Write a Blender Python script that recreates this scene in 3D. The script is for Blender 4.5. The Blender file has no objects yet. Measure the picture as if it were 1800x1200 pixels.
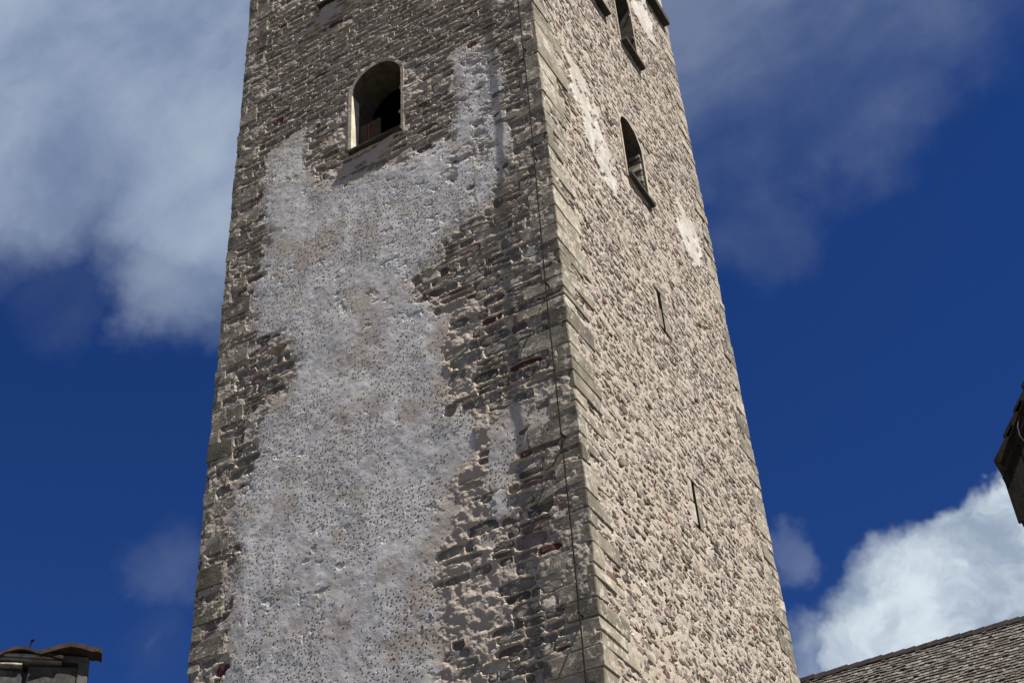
import bpy, bmesh, math, random
import numpy as np
from mathutils import Vector, Matrix, noise

random.seed(7)
scene = bpy.context.scene
COL = scene.collection
R = math.radians

# ------------------------------------------------------------------ camera
PITCH, ROLL, YAW = 0.677599, -0.0755075, 0.466423
cam_d = bpy.data.cameras.new('camera')
cam = bpy.data.objects.new('camera', cam_d)
COL.objects.link(cam)
fw = Vector((-math.sin(YAW) * math.cos(PITCH), math.cos(YAW) * math.cos(PITCH), math.sin(PITCH)))
rt = Vector((math.cos(YAW), math.sin(YAW), 0))
up = rt.cross(fw)
cr = rt * math.cos(ROLL) + up * math.sin(ROLL)
cu = up * math.cos(ROLL) - rt * math.sin(ROLL)
m = Matrix((cr, cu, -fw)).transposed().to_4x4()
m.translation = Vector((6.71426, -15.27, 1.6))
cam.matrix_world = m
cam_d.sensor_width = 36.0
cam_d.lens = 36.0 * 2445.26 / 1800.0
cam_d.clip_start = 0.1
cam_d.clip_end = 5000
scene.camera = cam

# ------------------------------------------------------------------ sun
SUN_EL, SUN_OFF = R(60), R(10.5)          # elevation, angle in front of the pocked wall
sdir = Vector((math.cos(SUN_EL) * math.cos(SUN_OFF), -math.cos(SUN_EL) * math.sin(SUN_OFF), math.sin(SUN_EL)))
sun_d = bpy.data.lights.new('sun', 'SUN')
sun_d.energy = 5.0
sun_d.angle = R(0.53)
sun_d.color = (1.0, 0.92, 0.80)
sun = bpy.data.objects.new('sun', sun_d)
COL.objects.link(sun)
sun.rotation_mode = 'QUATERNION'
sun.rotation_quaternion = (-sdir).to_track_quat('-Z', 'Y')
sun.location = (30, -10, 50)

# ------------------------------------------------------------------ exposure
vs = scene.view_settings
vs.view_transform = 'Standard'
vs.look = 'None'
vs.exposure = 1.3
vs.gamma = 1.0
vs.use_curve_mapping = False


# ------------------------------------------------------------------ node helpers
class NT:
    def __init__(s, tree):
        s.t = tree; s.n = tree.nodes; s.l = tree.links

    def new(s, typ, **kw):
        n = s.n.new(typ)
        for k, v in kw.items():
            setattr(n, k, v)
        return n

    def put(s, sock, v):
        if hasattr(v, 'is_output'):
            s.l.new(v, sock)
        else:
            if isinstance(v, (tuple, list)) and len(v) == 3 and sock.type == 'RGBA':
                v = (*v, 1)
            sock.default_value = v

    def math(s, op, a, b=None, c=None, clamp=False):
        n = s.new('ShaderNodeMath', operation=op); n.use_clamp = clamp
        s.put(n.inputs[0], a)
        if b is not None: s.put(n.inputs[1], b)
        if c is not None: s.put(n.inputs[2], c)
        return n.outputs[0]

    def vmath(s, op, a, b=None, out=0):
        n = s.new('ShaderNodeVectorMath', operation=op)
        s.put(n.inputs[0], a)
        if b is not None: s.put(n.inputs[1], b)
        return n.outputs['Value' if op in ('DOT_PRODUCT', 'LENGTH') else 'Vector']

    def noise(s, vec, scale, detail=3, rough=0.55, dist=0.0, color=False):
        n = s.new('ShaderNodeTexNoise')
        s.put(n.inputs['Vector'], vec)
        n.inputs['Scale'].default_value = scale
        n.inputs['Detail'].default_value = detail
        n.inputs['Roughness'].default_value = rough
        n.inputs['Distortion'].default_value = dist
        return n.outputs['Color' if color else 'Fac']

    def ramp(s, v, a, b, smooth=True, to0=0.0, to1=1.0):
        n = s.new('ShaderNodeMapRange')
        n.interpolation_type = 'SMOOTHSTEP' if smooth else 'LINEAR'
        s.put(n.inputs['Value'], v)
        s.put(n.inputs['From Min'], a); s.put(n.inputs['From Max'], b)
        s.put(n.inputs['To Min'], to0); s.put(n.inputs['To Max'], to1)
        return n.outputs[0]

    def mix(s, f, a, b, mode='MIX'):
        n = s.new('ShaderNodeMix', data_type='RGBA', blend_type=mode)
        s.put(n.inputs['Factor'], f); s.put(n.inputs[6], a); s.put(n.inputs[7], b)
        return n.outputs[2]


# ------------------------------------------------------------------ world: clear deep blue with drifting cloud
world = bpy.data.worlds.new('World')
scene.world = world
world.use_nodes = True
W = NT(world.node_tree)
W.n.clear()
sky = W.new('ShaderNodeTexSky', sky_type='NISHITA')
sky.sun_disc = False
sky.sun_elevation = SUN_EL
sky.sun_rotation = math.atan2(sdir.x, sdir.y)
sky.altitude = 1600
sky.air_density = 1.0
sky.dust_density = 0.2
sky.ozone_density = 2.5
hs = W.new('ShaderNodeHueSaturation')
hs.inputs['Saturation'].default_value = 1.28
hs.inputs['Value'].default_value = 1.0
W.l.new(sky.outputs[0], hs.inputs['Color'])
skycol = W.mix(1.0, hs.outputs[0], (0.36, 0.36, 0.575), 'MULTIPLY')
tc = W.new('ShaderNodeTexCoord').outputs['Generated']
dirv = W.vmath('NORMALIZE', tc)
warp = W.vmath('SCALE', W.vmath('SUBTRACT', W.noise(dirv, 9, 5, 0.6, color=True), (0.5, 0.5, 0.5)))
warp.node.inputs['Scale'].default_value = 0.10
wdir = W.vmath('NORMALIZE', W.vmath('ADD', dirv, warp))
SOFT = [(-0.5052, 0.4018, 0.7638, 0.1227, 1), (-0.4781, 0.5049, 0.7187, 0.0941, 1), (-0.5168, 0.534, 0.6691, 0.0613, 0.7), (-0.5582, 0.4194, 0.7159, 0.0818, 0.9), (-0.5895, 0.4948, 0.6385, 0.0368, 0.10), (-0.4072, 0.3618, 0.8386, 0.1718, 1), (-0.6121, 0.3184, 0.7238, 0.1431, 0.9), (-0.5089, 0.5707, 0.6445, 0.0327, 0.35), (-0.141, 0.6236, 0.7689, 0.0818, 0.42), (-0.0916, 0.6515, 0.7531, 0.0941, 0.36), (-0.1508, 0.671, 0.7259, 0.0613, 0.40), (-0.0738, 0.6804, 0.7291, 0.0695, 0.32), (-0.0176, 0.6673, 0.7446, 0.0532, 0.34), (0.0096, 0.6827, 0.7306, 0.0286, 0.22), (-0.1702, 0.7181, 0.6749, 0.0409, 0.16), (-0.186, 0.6807, 0.7086, 0.0245, 0.4), (-0.2275, 0.8513, 0.4728, 0.0196, 0.34), (-0.5996, 0.6305, 0.4929, 0.0266, 0.2), (-0.6176, 0.6504, 0.4422, 0.0286, 0.08), (-0.0408, 0.5559, 0.8302, 0.1636, 0.5)]
PUFF = [(-0.0789, 0.8947, 0.4396, 0.0613, 1), (-0.1072, 0.885, 0.4531, 0.045, 1), (-0.1582, 0.8897, 0.4283, 0.0532, 1), (-0.1949, 0.8909, 0.4102, 0.0368, 0.9), (-0.0669, 0.8755, 0.4786, 0.0286, 0.9), (-0.0823, 0.8721, 0.4824, 0.0245, 0.6), (-0.2269, 0.8858, 0.4048, 0.0368, 0.5), (-0.0561, 0.9279, 0.3685, 0.1063, 1), (-0.1461, 0.9176, 0.3697, 0.0818, 1)]


def blobs(lst, inner):
    tot = None
    for x, y, z, r, w in lst:
        d = W.vmath('DOT_PRODUCT', wdir, (x, y, z))
        v = W.ramp(d, math.cos(r * 1.35), math.cos(r * inner), True, 0.0, w)
        tot = v if tot is None else W.math('MAXIMUM', tot, v)
    return tot


# clouds elsewhere in the sky: the same kind of scattered cover, away from the two banks above
wide = W.noise(dirv, 2.3, 4, 0.55)
away = W.ramp(W.vmath('DOT_PRODUCT', dirv, (-0.350, 0.696, 0.627)), math.cos(0.62), math.cos(0.46), True, 1.0, 0.0)
elsewhere = W.math('MULTIPLY', W.ramp(wide, 0.50, 0.66), W.math('MULTIPLY', away, 0.9))
soft = W.math('MAXIMUM', blobs(SOFT, 0.35), elsewhere)
# streaky fibres
rotn = W.new('ShaderNodeMapping')
rotn.inputs['Rotation'].default_value = (0.3, 0.5, 0.9)
rotn.inputs['Scale'].default_value = (1.0, 2.2, 1.3)
W.l.new(dirv, rotn.inputs['Vector'])
fib = W.noise(rotn.outputs[0], 6.0, 5, 0.5, 0.4)
fine = W.noise(wdir, 22.0, 6, 0.6)
tex = W.math('ADD', W.math('MULTIPLY', fib, 0.75), W.math('MULTIPLY', fine, 0.25))
soft_a = W.math('MULTIPLY', soft, W.ramp(W.math('ADD', W.math('MULTIPLY', soft, 0.33), tex), 0.12, 0.86), clamp=True)
puffs = blobs(PUFF, 0.55)
bil = W.noise(wdir, 17.0, 6, 0.55)
puff_a = W.ramp(W.math('ADD', puffs, W.math('MULTIPLY', bil, 0.9)), 0.60, 1.36)
shade = W.noise(W.vmath('ADD', wdir, (0.02, 0.0, 0.02)), 13.0, 7, 0.55, 0.3)
CL = 9.0
soft_c = W.mix(W.ramp(tex, 0.35, 0.7), (0.20 * CL, 0.265 * CL, 0.40 * CL), (0.34 * CL, 0.405 * CL, 0.515 * CL))
puff_c = W.mix(W.ramp(shade, 0.37, 0.63), (0.29 * CL, 0.36 * CL, 0.46 * CL), (0.66 * CL, 0.74 * CL, 0.80 * CL))
c1 = W.mix(W.math('MULTIPLY', soft_a, 1.0, clamp=True), skycol, soft_c)
c2 = W.mix(W.math('MULTIPLY', puff_a, 0.95), c1, puff_c)
bg = W.new('ShaderNodeBackground')
bg.inputs['Strength'].default_value = 0.05
W.l.new(c2, bg.inputs['Color'])
wo = W.new('ShaderNodeOutputWorld')
W.l.new(bg.outputs[0], wo.inputs['Surface'])


# ------------------------------------------------------------------ materials
def mat_new(name):
    mt = bpy.data.materials.new(name)
    mt.use_nodes = True
    N = NT(mt.node_tree)
    b = N.n['Principled BSDF']
    b.inputs['Roughness'].default_value = 0.95
    b.inputs['Specular IOR Level'].default_value = 0.15
    pos = N.new('ShaderNodeNewGeometry').outputs['Position']
    return mt, N, b, pos


def bump(N, b, height, dist, strength=1.0):
    n = N.new('ShaderNodeBump')
    n.inputs['Strength'].default_value = strength
    n.inputs['Distance'].default_value = dist
    N.l.new(height, n.inputs['Height'])
    N.l.new(n.outputs[0], b.inputs['Normal'])


def stone_mat(name, c0, c1, speck=0.0, speck_c=(0.42, 0.39, 0.35), rough_bump=0.012, vein=0.0):
    mt, N, b, pos = mat_new(name)
    n1 = N.noise(pos, 3.1, 4, 0.6)
    n2 = N.noise(pos, 26, 4, 0.65)
    v = N.math('ADD', N.math('MULTIPLY', n1, 0.6), N.math('MULTIPLY', n2, 0.4))
    col = N.mix(N.ramp(v, 0.36, 0.64), c0, c1)
    # each stone has a tone of its own
    wn = N.new('ShaderNodeObjectInfo').outputs['Random']
    tone = N.ramp(wn, 0, 1, False, 0.78, 1.25)
    tn = N.new('ShaderNodeCombineColor')
    for i in range(3): N.put(tn.inputs[i], tone)
    col = N.mix(1.0, col, tn.outputs[0], 'MULTIPLY')
    if speck > 0:   # lime smears left on the stone
        s = N.noise(pos, 9.0, 6, 0.68, 0.4)
        s2 = N.noise(pos, 2.0, 2, 0.5)
        f = N.math('MULTIPLY', N.ramp(N.math('ADD', s, N.math('MULTIPLY', s2, 0.35)), 0.80 - speck * 0.12, 0.86 - speck * 0.10), 0.8)
        col = N.mix(f, col, speck_c)
    N.l.new(col, b.inputs['Base Color'])
    hb = N.math('ADD', N.noise(pos, 22, 6, 0.7), N.math('MULTIPLY', N.noise(pos, 70, 3, 0.6), 0.35))
    bump(N, b, hb, rough_bump, 0.8)
    return mt


STONES = [
    stone_mat('stone_dark_grey', (0.060, 0.056, 0.050), (0.155, 0.145, 0.130), 0.5),
    stone_mat('stone_brown_grey', (0.090, 0.079, 0.067), (0.20, 0.178, 0.152), 0.55),
    stone_mat('stone_mid_grey', (0.11, 0.105, 0.095), (0.235, 0.225, 0.205), 0.6),
    stone_mat('stone_olive_grey', (0.098, 0.095, 0.080), (0.205, 0.20, 0.172), 0.55),
    stone_mat('stone_pale', (0.22, 0.20, 0.175), (0.38, 0.35, 0.30), 0.5),
    stone_mat('stone_purple_grey', (0.085, 0.066, 0.064), (0.19, 0.15, 0.145), 0.3),
    stone_mat('stone_red', (0.050, 0.020, 0.017), (0.11, 0.045, 0.037), 0.2),
]
RUBBLE = [
    stone_mat('rubble_grey', (0.145, 0.13, 0.115), (0.27, 0.247, 0.22), 0.8, (0.40, 0.36, 0.32)),
    stone_mat('rubble_brown', (0.12, 0.10, 0.082), (0.235, 0.20, 0.165), 0.8, (0.40, 0.36, 0.32)),
    stone_mat('rubble_pale', (0.20, 0.183, 0.162), (0.33, 0.305, 0.27), 0.7, (0.40, 0.36, 0.32)),
    stone_mat('rubble_purple', (0.125, 0.10, 0.094), (0.24, 0.20, 0.19), 0.7, (0.40, 0.36, 0.32)),
    stone_mat('rubble_dark', (0.06, 0.053, 0.046), (0.14, 0.125, 0.11), 0.4, (0.40, 0.36, 0.32)),
    stone_mat('rubble_red', (0.085, 0.046, 0.040), (0.155, 0.088, 0.076), 0.4, (0.5, 0.44, 0.38)),
]
QUOIN = [
    stone_mat('quoin_grey_green', (0.140, 0.130, 0.106), (0.225, 0.212, 0.174), 0.8, rough_bump=0.014),
    stone_mat('quoin_beige', (0.162, 0.146, 0.118), (0.25, 0.228, 0.186), 0.8, rough_bump=0.014),
    stone_mat('quoin_dark', (0.100, 0.093, 0.076), (0.190, 0.176, 0.144), 0.4, rough_bump=0.016),
    stone_mat('quoin_red', (0.065, 0.024, 0.020), (0.125, 0.050, 0.040), 0.1, rough_bump=0.006),
]


QDARK = [  # darker copies of the quoin stones, for front-facing faces
    stone_mat('quoin_grey_green_front', (0.084, 0.079, 0.067), (0.175, 0.166, 0.142), 0.6, rough_bump=0.02),
    stone_mat('quoin_beige_front', (0.094, 0.086, 0.071), (0.190, 0.175, 0.146), 0.6, rough_bump=0.02),
    stone_mat('quoin_dark_front', (0.065, 0.060, 0.050), (0.140, 0.130, 0.108), 0.5, rough_bump=0.02),
    stone_mat('quoin_red_front', (0.055, 0.021, 0.018), (0.11, 0.044, 0.036), 0.2, rough_bump=0.016),
]


def wall_mat(name, mortar0, mortar1, render0, render1, smear):
    mt, N, b, pos = mat_new(name)
    am = N.new('ShaderNodeAttribute', attribute_name='coat').outputs['Fac']
    asm = N.new('ShaderNodeAttribute', attribute_name='smear').outputs['Fac']
    n1 = N.noise(pos, 1.1, 5, 0.6)
    n2 = N.noise(pos, 7.5, 5, 0.65)
    n3 = N.noise(pos, 38, 4, 0.7)
    mort = N.mix(N.ramp(N.math('ADD', N.math('MULTIPLY', n2, 0.6), N.math('MULTIPLY', n3, 0.4)), 0.35, 0.65), mortar0, mortar1)
    grime = N.ramp(N.noise(pos, 2.2, 6, 0.7), 0.50, 0.72)
    mort = N.mix(N.math('MULTIPLY', grime, 0.55), mort, tuple(c * 0.5 for c in mortar0))
    rv = N.math('ADD', N.math('MULTIPLY', n1, 0.5), N.math('MULTIPLY', n2, 0.5))
    ren = N.mix(N.ramp(rv, 0.40, 0.60), render0, render1)
    ren = N.mix(N.math('MULTIPLY', N.ramp(n3, 0.48, 0.72), 0.35), ren, tuple(c * 0.62 for c in render0))
    # rain-washed pale streaks and warm stains
    st = N.new('ShaderNodeMapping'); st.inputs['Scale'].default_value = (1.6, 1.6, 0.28)
    N.l.new(pos, st.inputs['Vector'])
    sn = N.noise(st.outputs[0], 1.7, 5, 0.6)
    ren = N.mix(N.math('MULTIPLY', N.ramp(sn, 0.50, 0.68), 0.6), ren, tuple(c * 1.15 for c in render1))
    ren = N.mix(N.math('MULTIPLY', N.ramp(N.noise(pos, 0.9, 6, 0.65), 0.50, 0.64), 0.8), ren, smear)
    col = N.mix(asm, mort, smear)
    col = N.mix(am, col, ren)
    N.l.new(col, b.inputs['Base Color'])
    hb = N.math('ADD', N.noise(pos, 30, 5, 0.7), N.math('MULTIPLY', N.noise(pos, 85, 2, 0.6), 0.4))
    bump(N, b, hb, 0.009, 0.7)
    return mt


M_LEFT = wall_mat('lime_render_and_mortar', (0.215, 0.19, 0.163), (0.415, 0.37, 0.32), (0.37, 0.37, 0.375), (0.54, 0.54, 0.55), (0.34, 0.30, 0.262))
M_RIGHT = wall_mat('pale_lime_mortar', (0.250, 0.222, 0.196), (0.395, 0.353, 0.313), (0.31, 0.30, 0.282), (0.42, 0.41, 0.388), (0.31, 0.275, 0.232))


def plain_mat(name, c0, c1, scale=6.0, bdist=0.006, rough=0.95, stretch=None, spec=0.15, streak=None):
    mt, N, b, pos = mat_new(name)
    p = pos
    if stretch:
        mp = N.new('ShaderNodeMapping'); mp.inputs['Scale'].default_value = stretch
        N.l.new(pos, mp.inputs['Vector']); p = mp.outputs[0]
    n = N.noise(p, scale, 6, 0.65)
    n2 = N.noise(pos, scale * 7, 3, 0.6)
    v = N.math('ADD', N.math('MULTIPLY', n, 0.7), N.math('MULTIPLY', n2, 0.3))
    col = N.mix(N.ramp(v, 0.36, 0.66), c0, c1)
    wn = N.new('ShaderNodeObjectInfo').outputs['Random']
    tone = N.ramp(wn, 0, 1, False, 0.82, 1.2)
    tn = N.new('ShaderNodeCombineColor')
    for i in range(3): N.put(tn.inputs[i], tone)
    col = N.mix(1.0, col, tn.outputs[0], 'MULTIPLY')
    N.l.new(col, b.inputs['Base Color'])
    b.inputs['Roughness'].default_value = rough
    b.inputs['Specular IOR Level'].default_value = spec
    bump(N, b, v, bdist, 0.8)
    return mt


M_REVEAL = plain_mat('reveal_plaster', (0.20, 0.175, 0.14), (0.36, 0.325, 0.27), 5, 0.012)
M_REVEAL_P = plain_mat('reveal_plaster_sunlit', (0.34, 0.32, 0.26), (0.52, 0.49, 0.41), 5, 0.008)  # pale plaster with the jamb strip's sunlight put into its colour
M_REVEAL_D = plain_mat('reveal_shaded', (0.045, 0.040, 0.033), (0.095, 0.085, 0.070), 5, 0.012)  # shade of the window recess put into the reveal colour
M_SILL = plain_mat('sill_stone', (0.022, 0.020, 0.018), (0.05, 0.045, 0.04), 9, 0.006)
M_BOARD = plain_mat('old_board', (0.035, 0.022, 0.015), (0.075, 0.048, 0.034), 6, 0.004, stretch=(6, 6, 0.8))
M_BOARD_R = plain_mat('red_board', (0.09, 0.030, 0.020), (0.15, 0.055, 0.036), 6, 0.004, stretch=(6, 6, 0.8))
M_IRON = plain_mat('weathered_iron', (0.010, 0.009, 0.009), (0.022, 0.02, 0.018), 12, 0.002, 1.0, spec=0.02)
M_SHINGLE = [plain_mat('shingle_%d' % i, a, c, 9, 0.006, stretch=(5, 1, 1)) for i, (a, c) in enumerate([
    ((0.066, 0.064, 0.060), (0.150, 0.146, 0.138)), ((0.11, 0.107, 0.10), (0.235, 0.228, 0.215)),
    ((0.040, 0.036, 0.032), (0.095, 0.088, 0.078)), ((0.070, 0.060, 0.053), (0.14, 0.122, 0.108))])]
M_RIDGE = plain_mat('ridge_board', (0.010, 0.008, 0.009), (0.026, 0.021, 0.022), 8, 0.006)
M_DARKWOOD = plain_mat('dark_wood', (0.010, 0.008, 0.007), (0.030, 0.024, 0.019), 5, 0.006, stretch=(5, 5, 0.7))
M_TILE = plain_mat('mossy_tile', (0.020, 0.016, 0.013), (0.050, 0.034, 0.027), 7, 0.010)
M_SLAB = plain_mat('grey_slab', (0.10, 0.097, 0.092), (0.24, 0.232, 0.22), 8, 0.010)
M_CHIM = plain_mat('weathered_masonry', (0.026, 0.027, 0.027), (0.085, 0.084, 0.080), 3.5, 0.015)
M_WALLP = plain_mat('house_plaster', (0.38, 0.36, 0.32), (0.50, 0.47, 0.42), 2, 0.01)
M_GROUND = plain_mat('ground_gravel', (0.075, 0.075, 0.055), (0.14, 0.13, 0.10), 0.6, 0.02)


# ------------------------------------------------------------------ object helpers
def link(o, parent=None):
    COL.objects.link(o)
    if parent is not None: o.parent = parent
    return o


def mesh_obj(name, verts, faces, mats, parent=None, smooth=False, mi=None):
    me = bpy.data.meshes.new(name)
    me.from_pydata([tuple(v) for v in verts], [], [tuple(f) for f in faces])
    for mt in (mats if isinstance(mats, (list, tuple)) else [mats]): me.materials.append(mt)
    if mi is not None: me.polygons.foreach_set('material_index', np.asarray(mi, dtype=np.int32))
    if smooth: me.polygons.foreach_set('use_smooth', np.ones(len(me.polygons), dtype=bool))
    me.update()
    return link(bpy.data.objects.new(name, me), parent)


def tag(o, label, cat, group=None):
    o['label'] = label; o['category'] = cat
    if group: o['group'] = group
    return o


def empty(name, loc, label, cat, group=None):
    o = bpy.data.objects.new(name, None)
    o.empty_display_size = 0.3
    o.location = loc
    link(o)
    return tag(o, label, cat, group)


def adopt(o, parent):
    """keep world geometry when the parent Empty stands away from the origin"""
    o.parent = parent
    o.matrix_parent_inverse = Matrix.Translation(parent.location).inverted()
    return o


def box_vf(x0, x1, y0, y1, z0, z1):
    v = [(x0, y0, z0), (x1, y0, z0), (x1, y1, z0), (x0, y1, z0), (x0, y0, z1), (x1, y0, z1), (x1, y1, z1), (x0, y1, z1)]
    f = [(0, 3, 2, 1), (4, 5, 6, 7), (0, 1, 5, 4), (1, 2, 6, 5), (2, 3, 7, 6), (3, 0, 4, 7)]
    return v, f


def bev_box(x0, x1, y0, y1, z0, z1, c=0.012, jit=0.0, rng=random):
    """box with chamfered edges, corners a little uneven: 24 verts, 44 tris"""
    xs, ys, zs = (x0, x1), (y0, y1), (z0, z1)
    V, idx = [], {}
    for i in range(2):
        for j in range(2):
            for k in range(2):
                jx, jy, jz = (rng.uniform(-jit, jit) for _ in range(3))
                px, py, pz = xs[i] + jx, ys[j] + jy, zs[k] + jz
                sx, sy, sz = (c if i == 0 else -c), (c if j == 0 else -c), (c if k == 0 else -c)
                idx[(i, j, k, 'x')] = len(V); V.append((px, py + sy, pz + sz))
                idx[(i, j, k, 'y')] = len(V); V.append((px + sx, py, pz + sz))
                idx[(i, j, k, 'z')] = len(V); V.append((px + sx, py + sy, pz))
    F = []
    def q(*k): F.append(tuple(idx[a] for a in k))
    for i in range(2):
        L = [(i, 0, 0, 'x'), (i, 1, 0, 'x'), (i, 1, 1, 'x'), (i, 0, 1, 'x')]
        q(*(L if i else L[::-1]))
        L = [(0, i, 0, 'y'), (1, i, 0, 'y'), (1, i, 1, 'y'), (0, i, 1, 'y')]
        q(*(L[::-1] if i else L))
        L = [(0, 0, i, 'z'), (1, 0, i, 'z'), (1, 1, i, 'z'), (0, 1, i, 'z')]
        q(*(L if i else L[::-1]))
    for a in range(2):
        for b in range(2):
            L = [(0, a, b, 'y'), (1, a, b, 'y'), (1, a, b, 'z'), (0, a, b, 'z')]
            q(*(L if (a + b) % 2 else L[::-1]))
            L = [(a, 0, b, 'x'), (a, 1, b, 'x'), (a, 1, b, 'z'), (a, 0, b, 'z')]
            q(*(L[::-1] if (a + b) % 2 else L))
            L = [(a, b, 0, 'x'), (a, b, 1, 'x'), (a, b, 1, 'y'), (a, b, 0, 'y')]
            q(*(L if (a + b) % 2 else L[::-1]))
    for i in range(2):
        for j in range(2):
            for k in range(2):
                L = [(i, j, k, 'x'), (i, j, k, 'y'), (i, j, k, 'z')]
                q(*(L if (i + j + k) % 2 else L[::-1]))
    return V, F


# ------------------------------------------------------------------ numpy noise on wall coordinates
def vnoise(u, v, cell, seed):
    rs = np.random.RandomState(seed)
    g = rs.rand(512, 512).astype(np.float32)
    x = u / cell + 137.3; y = v / cell + 71.7
    xi = np.floor(x).astype(np.int64); yi = np.floor(y).astype(np.int64)
    fx = (x - xi).astype(np.float32); fy = (y - yi).astype(np.float32)
    fx = fx * fx * (3 - 2 * fx); fy = fy * fy * (3 - 2 * fy)
    a = g[yi % 512, xi % 512]; b = g[yi % 512, (xi + 1) % 512]
    c = g[(yi + 1) % 512, xi % 512]; d = g[(yi + 1) % 512, (xi + 1) % 512]
    return (a * (1 - fx) + b * fx) * (1 - fy) + (c * (1 - fx) + d * fx) * fy


def fbm(u, v, cell, seed, octv=4, gain=0.55):
    s = 0; a = 1; t = 0
    for i in range(octv):
        s = s + a * vnoise(u, v, cell / 2 ** i, seed + i * 17); t += a; a *= gain
    return s / t


def sstep(a, b, x):
    t = np.clip((x - a) / (b - a), 0, 1)
    return t * t * (3 - 2 * t)


def in_poly(poly, u, v):
    ins = np.zeros(u.shape, bool)
    n = len(poly)
    for i in range(n):
        x0, y0 = poly[i]; x1, y1 = poly[(i + 1) % n]
        if y0 == y1: continue
        c = ((y0 > v) != (y1 > v)) & (u < (x1 - x0) * (v - y0) / (y1 - y0) + x0)
        ins ^= c
    return ins


class PolyMask:
    """soft mask of polygons in wall coordinates, sampled with a ragged edge"""
    def __init__(s, polys, u0, u1, v0, v1, res=0.04, blur=2):
        s.u0, s.v0, s.res = u0, v0, res
        uu, vv = np.meshgrid(np.arange(u0, u1 + res, res), np.arange(v0, v1 + res, res))
        g = np.zeros(uu.shape, np.float32)
        for p in polys: g = np.maximum(g, in_poly(p, uu, vv).astype(np.float32))
        for _ in range(blur):
            g = (g + np.roll(g, 1, 0) + np.roll(g, -1, 0) + np.roll(g, 1, 1) + np.roll(g, -1, 1)) / 5
        s.g = g

    def at(s, u, v):
        x = np.clip((u - s.u0) / s.res, 0, s.g.shape[1] - 1.001); y = np.clip((v - s.v0) / s.res, 0, s.g.shape[0] - 1.001)
        xi = x.astype(int); yi = y.astype(int); fx = x - xi; fy = y - yi
        g = s.g
        return (g[yi, xi] * (1 - fx) + g[yi, xi + 1] * fx) * (1 - fy) + (g[yi + 1, xi] * (1 - fx) + g[yi + 1, xi + 1] * fx) * fy


# ================================================================== SETTING
gv = [(-900, -900, 0), (900, -900, 0), (900, 900, 0), (-900, 900, 0)]
g = mesh_obj('ground', gv, [(0, 1, 2, 3)], M_GROUND)
g['kind'] = 'structure'

# ================================================================== TOWER
WL, WR = 7.0, 8.93          # width of the pocked face (x) and of the rubble face (y)
tower = empty('church_tower', (-3.5, 4.4, 0), 'tall square church tower of weathered stone with patchy grey render and arched windows', 'tower')


def part(name, v, f, mats, parent=tower, **kw):
    o = mesh_obj(name, v, f, mats, None, **kw)
    root = parent
    if parent is tower:
        adopt(o, tower)
    else:
        o.parent = parent
        o.matrix_parent_inverse = parent.matrix_basis.inverted() @ (Matrix.Translation(tower.location) @ parent.matrix_parent_inverse @ Matrix.Identity(4)).inverted() if False else Matrix.Identity(4)
    return o


# --- openings: (u0, u1, sill, spring) with a round head
OPEN_L = [(-4.13, -2.97, 21.45, 23.10), (-5.02, -4.0, 26.58, 28.6), (-3.0, -1.98, 26.58, 28.6)]
OPEN_R = [(3.86, 4.93, 21.90, 23.42), (2.95, 3.97, 27.2, 29.4), (4.83, 5.85, 27.2, 29.4)]
SLIT_R = [(4.47, 4.57, 18.22, 19.2), (4.585, 4.685, 13.93, 14.85)]


def arch_outline(u0, u1, v0, vs, grow=0.0, n=14):
    r = (u1 - u0) / 2 + grow; c = (u0 + u1) / 2
    pts = [(u0 - grow, v0 - grow), (u1 + grow, v0 - grow)]
    for i in range(n + 1):
        a = math.pi * i / n
        pts.append((c + r * math.cos(a), vs + r * math.sin(a)))
    return pts


def in_open(u, v, opens, slits, grow):
    m_ = np.zeros(u.shape, bool)
    for (a, b, s, t) in opens:
        c = (a + b) / 2; r = (b - a) / 2 + grow
        m_ |= (np.abs(u - c) < r) & (v > s - grow) & (v < t)
        m_ |= ((u - c) ** 2 + (v - t) ** 2 < r * r) & (v >= t)
    for (a, b, s, t) in slits:
        m_ |= (u > a - grow) & (u < b + grow) & (v > s - grow) & (v < t + grow)
    return m_


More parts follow.
